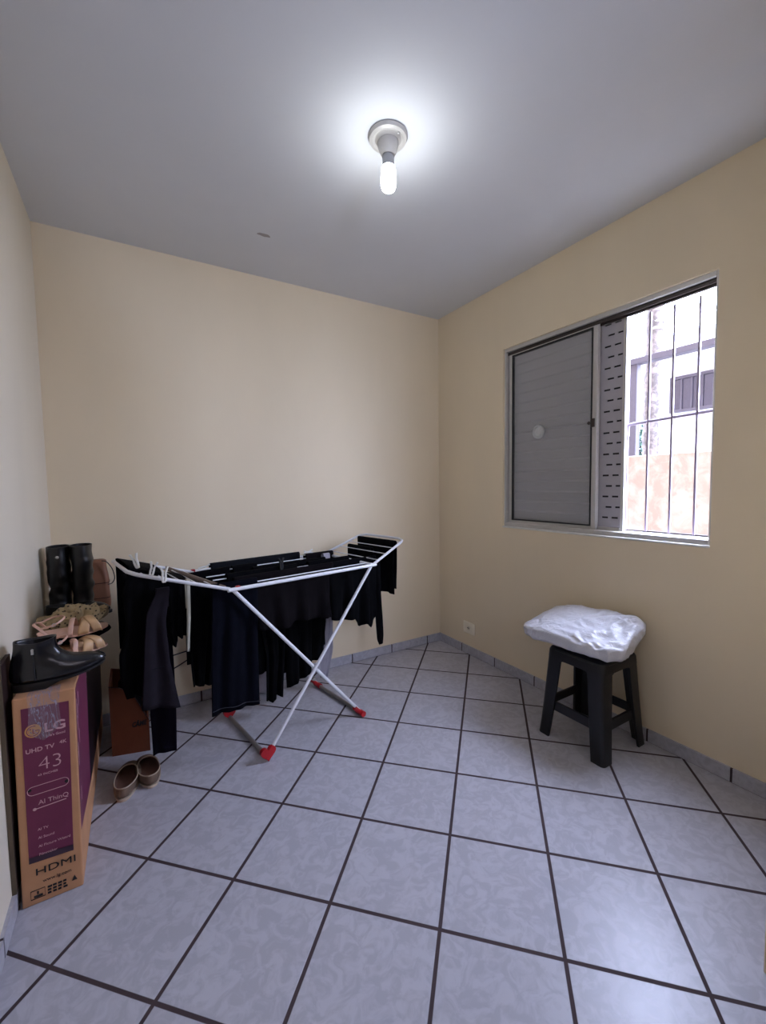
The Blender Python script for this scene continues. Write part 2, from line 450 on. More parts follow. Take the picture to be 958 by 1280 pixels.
# ------------------------------------------------------------------ ceiling lamp
LX, LY = -1.214, -1.240
lp = empty('ceiling_lamp', (LX, LY, H), label='bare lit bulb in a round white holder on the ceiling', cat='lamp')
b = MB(); b.lathe([(.070, 0), (.071, -.006), (.067, -.014), (.056, -.017), (.048, -.014), (.044, -.016), (.040, -.022), (.034, -.024)], (LX, LY, H), 48)
b.build('ceiling_rose', M['porcelain'], lp, smooth=35)
b = MB(); b.lathe([(.037, -.020), (.037, -.034), (.034, -.046), (.028, -.060), (.023, -.068)], (LX, LY, H), 36)
b.build('socket', M['porcelain'], lp, smooth=35)
bu = MB(); bu.lathe([(.019, -.066), (.0195, -.072), (.0215, -.075), (.0215, -.096), (.0235, -.104), (.0235, -.108)], (LX, LY, H), 28)
bulb = bu.build('light_bulb', M['bulb_base'], lp, smooth=35)
b = MB(); b.lathe([(.022, -.106), (.0255, -.118), (.0275, -.150), (.0275, -.168), (.024, -.182), (.015, -.190), (.004, -.192)], (LX, LY, H), 20)
b.build('glowing_tube', M['bulb'], bulb, smooth=60)
sc_ = MB(); sc_.lathe([(.005, -.016), (.005, -.021), (.002, -.022)], (LX+.014, LY-.050, H), 10); sc_.build('screw', M['silver'], lp)
# small scarred patch of plaster
b = MB()
def blob(u, v):
    a = 2*PI*u; r = v*(1+.35*noise.noise(Vector((math.cos(a)*1.7, math.sin(a)*1.7, 3))))
    return V3(-1.443+r*.034*math.cos(a), -.424+r*.012*math.sin(a), H-.0012*(1-v))
b.grid(blob, 25, 5)
tag(b.build('plaster_scar', plain('grey plaster scar', srgb(158, 152, 150), .9), smooth=60), 'small grey scar of rough plaster on the ceiling', 'stain')

# ------------------------------------------------------------------ wall outlet
ol = empty('wall_outlet', (0, -.340, .150), label='cream wall outlet plate low on the right wall near corner', cat='outlet')
b = MB(); b.box(-.008, 0, -.398, -.282, .152, .238); b.build('cover_plate', M['cream_plastic'], ol, bevel=.004)
b = MB(); b.lathe([(.018, -.008), (.017, -.011), (.013, -.0115), (.012, -.008)], (0, -.340, .196), 24, 'X'); b.build('socket_insert', M['cream_plastic'], ol, smooth=40)
b = MB()
for d in (-.006, .006): b.lathe([(.0025, -.0085), (.0025, -.0122), (.001, -.0122)], (0, -.340+d, .196), 8, 'X')
b.build('contact_holes', M['gasket'], ol)

# ------------------------------------------------------------------ stool and the bag on it
SX, SY = -.200, -1.412
st = empty('plastic_stool', (SX, SY, 0), label='black moulded plastic stool with splayed legs under the window', cat='stool')
ht, hb, zt = .140, .172, .432
def half(z): return hb+(ht-hb)*(z/zt)**.85
def Lleg(sx, sy):
    b = MB(); rings = []
    for i in range(9):
        z = zt*i/8*.985; h = half(z); w = .062+.014*(z/zt); t = .012; c = .020
        def P(x, y): return V3(SX+sx*x, SY+sy*y, z)
        # outer rounded corner, then inner
        arc = [(h-c+c*math.cos(a), h-c+c*math.sin(a)) for a in [PI/2*k/4 for k in range(5)]]
        ring = [P(h, h-w)]+[P(x, y) for x, y in arc]+[P(h-w, h), P(h-w, h-t), P(h-t-.006, h-t-.006+.002), P(h-t, h-w)]
        rings.append(ring)
    b.loft(rings); return b
for sx in (-1, 1):
    for sy in (-1, 1): Lleg(sx, sy).build('leg', M['black_plastic'], st, smooth=40, bevel=.002)
for ax, s in ((0, -1), (0, 1), (1, -1), (1, 1)):
    b = MB(); z0_, z1_ = .135, .178; h0 = half(z0_)-.010; h1 = half(z1_)-.010
    def Q(al, h, z, d): return V3(SX+(s*(h-d) if ax else al), SY+(al if ax else s*(h-d)), z)
    e0, e1 = h0-.045, h1-.045
    b.hexa([Q(-e0, h0, z0_, 0), Q(e0, h0, z0_, 0), Q(e0, h0, z0_, .012), Q(-e0, h0, z0_, .012)],
           [Q(-e1, h1, z1_, 0), Q(e1, h1, z1_, 0), Q(e1, h1, z1_, .012), Q(-e1, h1, z1_, .012)])
    b.build('stretcher', M['black_plastic'], st, bevel=.002)
b = MB()
def rrect(h, z, c=.03, n=5):
    out = []
    for k, (sx, sy) in enumerate(((1, 1), (-1, 1), (-1, -1), (1, -1))):
        for i in range(n):
            a = PI/2*k+PI/2*i/(n-1)
            out.append(V3(SX+sx*(h-c)+c*math.cos(a), SY+sy*(h-c)+c*math.sin(a), z))
    return out
b.loft([rrect(.146, .392), rrect(.1435, .425), rrect(.138, .436), rrect(.125, .440), rrect(.02, .440, .01)], False, True)
seat = b.build('seat', M['black_plastic'], st, smooth=40)
for ax, s in ((0, -1), (0, 1), (1, -1), (1, 1)):       # arched apron under each edge of the seat
    b = MB(); pts = []
    for i in range(15):
        t = -1+2*i/14; pts.append((t*.098, .388-.030*max(0, abs(t)-.55)/.45*(abs(t))))
    lo = [(p[0], p[1]) for p in pts]; poly = lo+[(.098, .43), (-.098, .43)]
    b.prism(poly, lambda a, z, d: V3(SX+(s*(.143-d) if ax else a), SY+(a if ax else s*(.143-d)), z), .012)
    b.build('apron', M['black_plastic'], seat)

def bagmesh(c, r, e, amp, seed, rot=0, nu=110, nv=64, shape=None, f1=7., f2=19.):
    """crumpled pillow: a superellipsoid creased by ridged noise"""
    b = MB()
    def sp(x, p): return math.copysign(abs(x)**p, x)
    def fn(u, v):
        a = 2*PI*u; t = PI*(v-.5)
        q = Vector((sp(math.cos(t), e[1])*sp(math.cos(a), e[0]), sp(math.cos(t), e[1])*sp(math.sin(a), e[0]), sp(math.sin(t), e[1])))
        nrm = Vector((q.x, q.y, q.z)).normalized()
        p = Vector((q.x*r[0], q.y*r[1], q.z*r[2]))
        if shape: p = shape(p, q)
        s = Vector((seed, seed*1.3, 0))
        w = noise.noise(p*f1+s)
        k1 = 1-abs(noise.noise(Vector((p.x*f1*1.6+w, p.y*f1*.9+w, p.z*f1))+s))*2
        k2 = 1-abs(noise.noise(Vector((p.x*f2*1.3+w*2, p.y*f2*.8, p.z*f2))+s*2))*2
        d = amp*(k1*.8+k2*.35-.6)
        p = p+nrm*d
        R = Matrix.Rotation(rot, 3, 'Z')
        return R @ p+Vector(c)
    b.grid(fn, nu, nv); return b
def bagshape(p, q):
    x, y, z = p
    # flat underneath, higher towards the wall, squared off at the far left end
    if z < 0: z = z*.60
    else: z = z*(.92+.55*q.x-.10*abs(q.y))
    # fine gathered folds running across the right half
    g = max(0, min(1, (.25-q.y)/.6))
    if q.z > 0: z += g*.0055*math.sin(95*x*.55+70*y+5*noise.noise(Vector((x*9, y*9, 0))))*min(1, q.z*1.5)
    r_ = max(0, -q.y)*max(0, q.x+.35)
    if q.z > 0: z += .040*r_
    else: x -= .03*r_; y += .03*r_
    if q.y > .3: z -= .022*(q.y-.3)/.7
    return Vector((x, y, z))
bg = bagmesh((-.200, -1.350, .496), (.160, .258, .084), (.42, .50), .012, 3.1, 0, 230, 130, bagshape, 8., 22.)
for v in bg.v:
    v.z = max(v.z, .441) if (abs(v.x-SX) < .15 and abs(v.y-SY) < .15) else max(v.z, .436-.030*min(1, max(0, (v.y+1.27)/.12)))
    v.x = min(v.x, -.012)
bag = bg.build('plastic_bag', M['bag'], smooth=70)
tag(bag, 'full white plastic bag lying crumpled on the black stool', 'bag')

# ------------------------------------------------------------------ TV box at the left wall
TX0, TX1, TY0, TY1, TZ = -2.400, -2.252, -1.035, -.020, .637
tv = empty('television_box', ((TX0+TX1)/2, (TY0+TY1)/2, 0), label='tall flat brown and magenta television carton standing along left wall', cat='box')
lean = .009
def TL(p): return V3(p.x+lean*p.z/TZ, p.y, p.z)
b = MB(); b.box(TX0, TX1, TY0, TY1, 0, TZ, 0, TL)
carton = b.build('carton', M['card'], tv, bevel=.004)
bw = TX1-TX0
def F(s, z, d=.0): return V3(TX0+s*bw+lean*z/TZ, TY0-d, z)     # a point of the end that faces the camera
def Sd(y, z, d=.0): return V3(TX1+lean*z/TZ+d, y, z)
def quad(b, pts, fn, d, mi): b.prism(pts, lambda a, z, h: fn(a, z, .0003+h), d, mi)
b = MB()
quad(b, [(.14, .150), (.86, .145), (.89, .600), (.13, .605)], F, .0006, 0)
quad(b, [(.14, .132), (.86, .127), (.86, .147), (.14, .152)], F, .0006, 1)
b.build('end_print', [M['magenta'], M['magenta_dark']], carton)
b = MB()
quad(b, [(-1.030, .180), (-.715, .135), (-.715, .630), (-1.030, .630)], Sd, .0006, 0)
quad(b, [(-.715, .135), (-.03, .110), (-.03, .630), (-.715, .630)], Sd, .0006, 1)
b.build('side_print', [M['magenta'], M['picture_print']], carton)
for i in range(8):        # pale scuffed folds along the edge
    b = MB(); y = TY0+.006+random.random()*.07; z = .63-random.random()*.40
    b.prism([(y, z), (y+.010, z-.05), (y+.0135, z-.05), (y+.006, z)], lambda a, zz, h: Sd(a, zz, .001+h), .0005)
    b.build('scuff', M['ink_pale'], carton)
xd, yd = (1, 0, 0), (lean/TZ, 0, 1)
def pt(txt, s, z, size, mat='ink_pale', **kw): return text('lettering', txt, size, F(s, z, .001), xd, yd, M[mat], carton, **kw)
# round face mark beside the two letters
b = MB(); c0 = F(.305, .533, .001)
b.lathe([(.0195, 0), (.0195, -.0008), (.001, -.0008)], c0, 36, 'Y')
b.build('emblem', M['ink_gold'], carton)
b = MB()
def arcpts(c, r, a0, a1, n=24): return [(c[0]+r*math.cos(a0+(a1-a0)*k/n), c[1], c[2]+r*math.sin(a0+(a1-a0)*k/n)) for k in range(n+1)]
c1 = (c0.x, c0.y-.0012, c0.z)
b.tube(arcpts(c1, .0145, PI*.35, PI*2.0), .0011, 5); b.tube([(c1[0]+.0145, c1[1], c1[2]), (c1[0]+.005, c1[1], c1[2])], .0011, 5)
b.tube([(c1[0], c1[1], c1[2]+.007), (c1[0], c1[1], c1[2]-.007), (c1[0]+.005, c1[1], c1[2]-.007)], .0011, 5)
b.lathe([(.002, 0), (.001, -.0004)], (c1[0]-.006, c1[1], c1[2]+.006), 10, 'Y')
b.build('emblem_lines', M['magenta'], carton)
pt('LG', .47, .521, .038, off=.0008, sx=1.15)
pt("Life's Good", .50, .505, .010)
pt('UHD TV', .17, .468, .018, off=.0002, sx=1.02); pt('4K', .71, .474, .015)
pt('43', .35, .408, .058, sx=1.05, off=-.0012)
pt('43 INCHES', .34, .392, .0085, sx=1.2)
pt('AI ThinQ', .33, .305, .019)
b = MB(); b.tube([F(.24, .294, .001), F(.78, .298, .001)], .0012, 5); b.lathe([(.005, 0), (.004, -.0008)], F(.27, .2942, .0006), 12, 'Y'); b.build('rule_line', M['ink_pale'], carton)
for i, q in enumerate(('AI TV', 'AI Sound', 'AI Picture Wizard', 'Filmmaker')):
    pt(q, .30, .226-.026*i, .0105)
pt('HDMI', .22, .090, .030, 'ink_black', sx=1.35)
pt('www.lg.com', .34, .062, .014, 'ink_black')
b = MB()
for (s0, z0_, s1_, z1_) in ((.14, .018, .145, .046), (.14, .044, .37, .046), (.14, .018, .37, .020), (.365, .018, .37, .046), (.19, .022, .33, .029), (.24, .031, .27, .040)):
    quad(b, [(s0, z0_), (s1_, z0_), (s1_, z1_), (s0, z1_)], F, .0008, 0)
random.seed(11)
for i in range(4):
    for j in range(3):
        s = .41+.085*i; z = .019+.0095*j; w = .045+.03*random.random()
        quad(b, [(s, z), (s+w, z), (s+w, z+.006), (s, z+.006)], F, .0008, 0)
b.prism([(.81, .030), (.90, .030), (.855, .046)], lambda a, z, h: F(a, z, .0003+h), .0008)
b.build('shipping_marks', M['ink_black'], carton)
# hand hole: perforated outline, pushed in at both ends
b = MB(); c = F(.5, .352, .001)
ring = []
for k in range(40):
    a = 2*PI*k/40; x = .036*math.copysign(1, math.cos(a))+.013*math.cos(a); ring.append((c.x+x, c.y, c.z+.013*math.sin(a)+.05*0+x*.02))
b.tube(ring, .0009, 5, True); b.build('hand_hole', M['ink_pale'], carton)
for sx, dz in ((-.044, .004), (.044, .0)):
    b = MB(); b.lathe([(.005, 0), (.004, -.0006)], (c.x+sx, c.y, c.z+dz), 12, 'Y')
    b.build('finger_hole', M['ink_black'], carton)
# clear tape over the top edge and down the end
b = MB()
def tp(u, v):
    s = .24+.50*u+.02*math.sin(v*9)*(u-.5)
    if v < .2: return V3(TX0+s*bw+lean, TY0+.05*(1-v/.2), TZ+.0012)
    z = TZ-.14*(v-.2)/.8*(1-.45*abs(u-.45)); return F(s, z+.001*noise.noise(Vector((u*9, v*9, 1))), .0018+.0012*(1+noise.noise(Vector((u*7, v*7, 0)))))
b.grid(tp, 18, 26); b.build('clear_tape', M['tape'], carton, smooth=60)

# dark board behind the box
pb = empty('dark_board', (-2.412, -.985, .062), label='narrow dark brown board standing upright between left wall and television carton', cat='board')
b = MB(); b.box(-2.4185, -2.4065, -1.040, -.935, .062, .745); b.build('panel', M['panel'], pb, bevel=.0015)
b = MB(); b.box(-2.4180, -2.4070, -1.0435, -1.0402, .062, .745); b.build('edge_strip', M['panel_edge'], pb)

# ------------------------------------------------------------------ footwear
def egg(t, L, wd, heel=.75):
    """plan outline: t in 0..1 round the shoe, x from heel 0 to toe L"""
    a = 2*PI*t
    x = L*.5*(1-math.cos(a)); k = math.sin(a)
    w = wd*.5*(abs(k)**.8)*(heel+(1-heel)*math.sin(min(1, x/L)*PI*.78)**1.0)
    return x, math.copysign(w, k)
def place(loc, rz, rx=0, ry=0):
    R = Matrix.Translation(loc) @ Matrix.Rotation(rz, 4, 'Z') @ Matrix.Rotation(ry, 4, 'Y') @ Matrix.Rotation(rx, 4, 'X')
    return lambda x, y, z: R @ Vector((x, y, z))

def ankle_boot(loc, rz):
    T = place(loc, rz)
    o = empty('ankle_boot', loc, 0, label='glossy black leather ankle boot on front end of television carton', cat='boot')
    b = MB(); rings = []
    # (z, heel x, toe x, width, toe lift)
    prof = [(.022, .004, .238, .074), (.032, .000, .243, .080), (.044, -.001, .238, .081), (.056, -.001, .222, .079), (.068, .000, .192, .076), (.080, .002, .160, .073),
            (.094, .005, .136, .069), (.110, .009, .122, .067), (.126, .012, .116, .068), (.142, .013, .116, .070), (.152, .012, .118, .071)]
    n = 40
    for z, x0, x1, w in prof:
        ring = []
        for j in range(n):
            x, y = egg(j/n, 1., 1., .92)
            X = x0+(x1-x0)*x
            dz = .040*max(0, (X-.13)/.11)**1.5*.55 if z < .075 else 0
            wr = .0034*noise.noise(Vector((X*34, y*5, z*70))) if z > .05 else 0
            ring.append(T(X, y*w+wr, z+dz-(.006*math.sin(x*PI) if z > .13 else 0)))
        rings.append(ring)
    top = rings[-1]; ce = sum(top, Vector())/n
    rings.append([lerp(p, ce, .10)+Vector((0, 0, -.001)) for p in top])
    rings.append([lerp(p, ce, .14)+Vector((0, 0, -.05)) for p in top])
    b.loft(rings); b.build('upper', M['leather'], o, smooth=70, sub=1)
    b = MB(); rings = []
    for z, k in ((0, .94), (.010, .97), (.024, 1.0)):
        ring = []
        for j in range(n):
            x, y = egg(j/n, 1., 1., .92); X = .002+(.240-.002)*x
            lift = .040*max(0, (X-.13)/.11)**1.5*.55
            # wedge heel at the back, thin sole forward
            hz = z if X < .085 else lerp(.016, .024, z/.024)
            ring.append(T(.12+(X-.12)*(1 if z else .985), y*.080*k, hz+lift))
        rings.append(ring)
    b.loft(rings); b.build('sole', M['sole'], o, smooth=40)
    b = MB(); pts = [T(.062+.004*math.sin(k), -.0365+.0015*(k/10 > .6), .030+.108*k/10) for k in range(11)]
    b.tube(smooth_path([T(.062, -.0405, .034), T(.062, -.040, .06), T(.061, -.0375, .09), T(.060, -.0355, .12)], 4), .0022, 6)
    zp = b.build('zipper', M['sole'], o)
    b = MB(); b.box(-.003, .003, -.002, .002, -.005, .005, 0, lambda p: T(.060+p.x, -.0375+p.y, .118+p.z)); b.lathe([(.0035, -.002), (.0035, .002)], T(.060, -.0375, .126), 10, 'Y')
    b.build('zip_pull', M['silver'], zp)
    return o
ankle_boot((-2.405, -.972, TZ+.0008), math.radians(4))

def sandal(loc, rz, rx, ry, lab):
    T = place(loc, rz, rx, ry); L, wd = .215, .074
    o = empty('strappy_sandal', loc, 0, label=lab, cat='sandal', group='nude strappy sandals on the carton')
    b = MB(); n = 36
    def arch(x): return .004+.022*(1-min(1, x/.12))**1.3
    rings = [[T(*(lambda q: (q[0], q[1]*k, arch(q[0])+z))(egg(j/n, L, wd, .78))) for j in range(n)] for z, k in ((0, .97), (.003, 1.0), (.006, .97))]
    b.loft(rings); b.build('footbed', M['nude'], o, smooth=40)
    def strap(x, w, h, tw, mat='tan_strap', lean=0):
        b = MB()
        def fn(u, v):
            a = PI*u; xx = x+(v-.5)*w+lean*(u-.5)*2
            return T(xx, -math.copysign(abs(math.cos(a))**.75, math.cos(a))*tw/2, arch(max(0, x))+.004+math.sin(a)**.6*h+.003*math.sin(v*PI))
        b.grid(fn, 22, 6); return b.build('strap', M[mat], o, smooth=60, solid=.0025)
    strap(.148, .034, .040, .074, lean=.016); strap(.158, .030, .044, .072, lean=-.020); strap(.105, .016, .046, .070, 'nude', .012)
    b = MB()   # ankle loop and heel strap
    b.tube(smooth_path([T(.030, -.027, .030), T(.010, -.022, .062), T(-.004, 0, .072), T(.010, .022, .062), T(.030, .027, .030)], 6), .0022, 6, rb=.005)
    b.tube(smooth_path([T(.012, -.023, .060), T(.055, -.030, .070), T(.085, 0, .078), T(.055, .030, .070), T(.012, .023, .060)], 6), .0018, 6, rb=.004)
    b.build('ankle_strap', M['nude'], o, smooth=50)
    b = MB(); b.tube([T(.052+.006*math.cos(a), -.032, .070+.006*math.sin(a)) for a in [2*PI*k/12 for k in range(12)]], .0011, 5, True); b.build('buckle', M['silver'], o)
sandal((-2.365, -.780, TZ+.002), math.radians(28), 0, math.radians(0), 'nude strappy sandal just behind the black ankle boot, toe towards the room')
sandal((-2.382, -.682, TZ+.058), math.radians(8), math.radians(14), math.radians(-3), 'nude strappy sandal lying tilted over its mate, next to the left wall')

def crumple(name, mats, c, r, seed, amp, label, cat, e=(.9, .9), rot=0, f1=9., f2=24., floor=None, clampx=None, nu=72, nv=40):
    g = bagmesh(c, r, e, amp, seed, rot, nu, nv, None, f1, f2)
    for v in g.v:
        if floor is not None: v.z = max(v.z, floor)
        if clampx is not None: v.x = max(v.x, clampx)
    return tag(g.build(name, mats, smooth=75), label, cat)
crumple('leopard_scarf', M['leopard'], (-2.292, -.520, .724), (.122, .066, .040), 2.2, .034, 'olive leopard print scarf crumpled on the carton before the tall boots', 'scarf', f1=12., f2=30., nu=120, nv=64, rot=.10, floor=.702, clampx=-2.404)
crumple('black_shawl', M['black_cloth'], (-2.285, -.540, .668), (.115, .080, .030), 5.2, .010, 'black cloth bundle squashed beneath the olive leopard scarf', 'clothes', rot=.1, floor=TZ+.001, clampx=-2.404)

def flat_shoe(loc, rz, lab, name='flat_shoe', L=.235, wd=.084, mats=('leather_dull', 'leather_dull', 'sole', 'sole'), rx=0, ry=0, group=None, h=.05, cat='shoe'):
    T = place(loc, rz, rx, ry); n = 44
    o = empty(name, loc, 0, label=lab, cat=cat, group=group)
    b = MB(); rings = [[T(*(lambda q: (q[0], q[1]*k, z))(egg(j/n, L, wd, .80))) for j in range(n)] for z, k in ((0, .95), (.004, 1.), (.010, 1.0))]
    b.loft(rings); b.build('sole', M[mats[2]], o, smooth=40)
    def coll(j):          # the edge of the opening
        x, y = egg(j/n, L*.66, wd*.84, .86); x += .006
        z = h*(.86+.20*abs(x/(L*.66)-.5)*2)
        return x, y, z
    b = MB(); R1 = []; 
    for z, k, m_ in ((.010, .99, 0), (.018, 1.0, .08), (.028, .99, .30), (.038, .96, .62)):
        ring = []
        for j in range(n):
            x, y = egg(j/n, L, wd*k, .80); cx, cy, cz = coll(j)
            ring.append(T(lerp(x, cx, m_*.75), lerp(y, cy, m_*.6), min(lerp(z, cz, m_*.75), cz)))
        R1.append(ring)
    R1.append([T(*coll(j)) for j in range(n)])
    b.loft(R1, True, False); b.build('upper', M[mats[0]], o, smooth=60, sub=1)
    b = MB(); b.tube([T(*coll(j)) for j in range(n)], .0024, 6, True); b.build('trim', M[mats[3]], o, smooth=60)
    b = MB(); R2 = []
    for k, z in ((1.0, None), (.93, .030), (.90, .016), (.45, .0135), (.02, .013)):
        ring = []
        for j in range(n):
            cx, cy, cz = coll(j)
            xx, yy = egg(j/n, L*.94, wd*.86, .80); xx += .006
            if z is None: ring.append(T(cx, cy, cz))
            else:
                q = (L*.40+(xx-L*.40)*(k/.93 if k < .8 else 1), yy*(k/.93 if k < .8 else k), z)
                ring.append(T(*q) if z < .02 else T(lerp(cx, q[0], .5), lerp(cy, q[1], .5), z))
        R2.append(ring)
    b.loft(R2, False, True); b.build('insole', M[mats[1]], o, smooth=60)
    return o
es = ('espadrille', 'insole', 'rim', 'rim')
flat_shoe((-2.153, -.692, 0.0005), math.radians(82), 'taupe slip-on shoe on the floor, left of its pair, beside television carton', 'slip_on_shoe', .240, .098, es, group='taupe slip-on shoes')
flat_shoe((-2.048, -.664, 0.0005), math.radians(97), 'taupe slip-on shoe on the floor, right of its pair, towards the drying rack', 'slip_on_shoe', .225, .098, es, group='taupe slip-on shoes')
flat_shoe((-2.395, -.425, .712), math.radians(-8), 'dark flat shoe with its toe sticking out before the brown bag', 'flat_shoe', .235, .082)

def tall_boot(loc, rz, lab, seed, stud):
    T = place(loc, rz); n = 36
    o = empty('tall_boot', loc, 0, label=lab, cat='boot', group='tall black boots')
    b = MB(); rings = []
    prof = [(.020, 0, .225, .074), (.034, -.002, .228, .078), (.050, -.002, .205, .077), (.068, -.001, .165, .074), (.090, .000, .128, .076), (.120, .000, .108, .080),
            (.160, -.004, .108, .082), (.20, -.008, .114, .082), (.24, -.010, .120, .082), (.28, -.012, .124, .083), (.32, -.012, .127, .083), (.356, -.012, .128, .083)]
    fine = []
    for a_, b_ in zip(prof[:-1], prof[1:]):
        k_ = max(1, int((b_[0]-a_[0])/.008))
        fine += [tuple(lerp(a_[i], b_[i], q/k_) for i in range(4)) for q in range(k_)]
    fine.append(prof[-1])
    for z, x0, x1, w in fine:
        ring = []
        for j in range(n):
            x, y = egg(j/n, 1., 1., .95); X = x0+(x1-x0)*x
            d = .011*noise.noise(Vector((X*9+seed, y*1.5, z*26)))*min(1, max(0, (z-.08)/.05))*(1 if z < .30 else .35)
            ring.append(T(X+d*.5+.012*math.sin(z*9)*(z > .1), y*w+d, z))
        rings.append(ring)
    top = rings[-1]; ce = sum(top, Vector())/n
    rings.append([lerp(p, ce, .08) for p in top]); rings.append([lerp(p, ce, .12)+Vector((0, 0, -.09)) for p in top])
    b.loft(rings); sh = b.build('shaft', M['leather_dull'], o, smooth=70)
    b = MB(); rings = [[T(*(lambda q: (q[0], q[1]*k, z))(egg(j/n, .225, .078, .85))) for j in range(n)] for z, k in ((0, .96), (.010, 1), (.021, 1))]
    b.loft(rings); b.build('sole', M['sole'], o, smooth=40)
    if stud:
        b = MB(); b.lathe([(.0065, 0), (.006, -.003), (.003, -.0045)], T(-.014, -.004, .315), 16, 'Y'); b.build('stud', M['silver'], sh, smooth=50)
tall_boot((-2.357, -.345, TZ+.001), math.radians(90), 'tall black leather boot with silver stud, nearer the left wall', 1.7, True)
tall_boot((-2.275, -.350, TZ+.001), math.radians(90), 'tall black leather boot without stud, beside the brown bag', 8.3, False)

# brown bag behind the boots
bb = empty('leather_bag', (-2.250, -.064, TZ), label='brown leather bag with thin dark cord, standing behind tall boots', cat='bag')
b = MB(); rings = []
def rr2(cx, cy, hx, hy, z, c=.02, n=6):
    out = []
    for k, (sx, sy) in enumerate(((1, 1), (-1, 1), (-1, -1), (1, -1))):
        for i in range(n):
            a = PI/2*k+PI/2*i/(n-1); out.append(V3(cx+sx*(hx-c)+c*math.cos(a), cy+sy*(hy-c)+c*math.sin(a), z))
    return out
for i in range(15):
    t = i/14; z = TZ+.001+.255*t
    rings.append(rr2(-2.250+.003*math.sin(t*5), -.064, .064-.004*t+.002*math.sin(t*13), .042-.012*t, z, .018))
b.loft(rings); body = b.build('body', M['brown_leather'], bb, smooth=60, sub=1)
for z in (.700, .775):
    b = MB(); b.tube(rr2(-2.250, -.064, .0645, .0425, z, .018), .0016, 5, True)
    b.build('seam', M['card_edge'], body)
b = MB(); b.tube(smooth_path([(-2.21, -.115, .888), (-2.190, -.125, .882), (-2.168, -.128, .845), (-2.160, -.128, .800), (-2.172, -.128, .775), (-2.190, -.125, .770)], 8), .0022, 6)
b.build('cord', M['cable'], bb, smooth=50)

# ------------------------------------------------------------------ open cardboard box on the floor
cb = empty('cardboard_box', (-2.12, -.22, 0), label='brown cardboard box with curved cut side on floor behind slip-on shoes', cat='box')
fx0, fx1 = -2.200, -2.046
def CF(x, z, d=0): return V3(x, -.330-(x-fx0)*.27+d, z)
curve = [(fx0, .330), (-2.160, .322), (-2.125, .300), (-2.100, .270), (-2.080, .225), (-2.060, .180), (fx1, .150)]
b = MB()
poly = [(fx0, 0), (fx1, 0)]+list(reversed(curve))
b.prism(poly, lambda x, z, d: CF(x, z, d), .006)
b.prism(poly, lambda x, z, d: CF(x, z, .235+d), .006)
b.box(fx0, fx0+.006, -.324, -.090, 0, .330); 
b.box(fx1-.006, fx1, -.366, -.132, 0, .150)
b.prism([(fx0, -.324), (fx1, -.366), (fx1, -.132), (fx0, -.09)], lambda x, y, d: V3(x, y, d), .006)
bx = b.build('carton', M['card_dark'], cb)
b = MB(); b.tube([CF(x, z+.001, -.0005) for x, z in curve], .0018, 6); b.build('cut_edge', M['card_edge'], bx)
text('lettering', 'CÂME', .032, CF(-2.116, .126, -.001), (1, -.27, .10), (0, 0, 1), M['ink_black'], bx, off=.0010, shear=.2, sx=.72)
crumple('dark_jumper', M['black_cloth'], (-2.125, -.228, .215), (.052, .072, .120), 9.2, .012, 'black garment stuffed into the cut cardboard box on the floor', 'clothes', rot=.0, floor=.01)

# ------------------------------------------------------------------ drying rack
RO = Vector((-1.73, -.767, 0)); RU = Vector((.985, .175, 0)).normalized(); RV = Vector((-RU.y, RU.x, 0))
def R(u, v, z): return RO+RU*u+RV*v+Vector((0, 0, z))
rk_c = R(.385, .25, 0)
rk = empty('drying_rack', rk_c, math.atan2(RU.y, RU.x), label='white folding clothes drying rack with raised wings and red heart feet', cat='drying rack')
def topz(v): return .809+.012*v
def part_tube(name, path, r, mat='white_metal', parent=rk, n=10, rb=None):
    b = MB(); b.tube(path, r, n, rb=rb); return b.build(name, M[mat], parent, smooth=50)
fr_ = MB()
for v in (0, .5): fr_.tube([R(-.010, v, topz(v)), R(.80, v, topz(v))], .0085, 10)
for u in (.785,): fr_.tube([R(u, 0, .809), R(u, .5, .815)], .0075, 10)
fr_.build('top_frame', M['white_metal'], rk, smooth=50)
WV = (.055, .125, .21, .30, .41)
for v in WV: part_tube('wire', [R(0, v, topz(v)+.004), R(.785, v, topz(v)+.004)], .0028, n=8)
# crossing leg frames
def legs(name, ut, ub, v_off, mat='white_metal'):
    lf = MB()
    for v, vb in ((v_off, v_off), (.5-v_off, .455-v_off)):
        lf.tube([R(ut, v, .803), R(ub, vb, .020)], .0085, 10)
    o = lf.build(name, M[mat], rk, smooth=50)
    b = MB(); b.tube([R(ub, v_off, .014), R(ub, .455-v_off, .014)], .0105, 10); b.build('floor_bar', M['grey_metal'], o, smooth=50)
    return o
legA = legs('leg_frame', .018, .685, .014); legB = legs('leg_frame', .765, .140, .0)
def heart(c, face, size=.034):
    b = MB(); pts = []
    for k in range(32):
        t = 2*PI*k/32; pts.append((16*math.sin(t)**3/16*size, (13*math.cos(t)-5*math.cos(2*t)-2*math.cos(3*t)-math.cos(4*t))/16*size))
    b.prism(pts, lambda a, z, d: c+RU*(a*face[0])+RV*(a*face[1]+(d-.009))+Vector((0, 0, z)), .018)
    return b
def foot(u, v, size, parent):
    heart(R(u, v, size*1.06), (1, 0), size).build('heart_foot', M['red'], parent, bevel=.003)
foot(.140, -.006, .036, legB); foot(.140, .455, .032, legB)
def boot(u, v, parent):
    b = MB(); b.tube([R(u, v-.03, .0155), R(u, v+.03, .0155)], .0150, 12); b.tube([R(u, v, .014), R(u-.04, v, .055)], .012, 10)
    b.build('foot_cap', M['red'], parent, smooth=40)
boot(.685, .012, legA); boot(.685, .440, legA)
for v in (.006, .470):
    b = MB(); b.lathe([(.009, -.012), (.009, .012)], R(.395, v, .300), 12, 'Y')
    b.build('pivot', M['grey_metal'], rk, smooth=40)
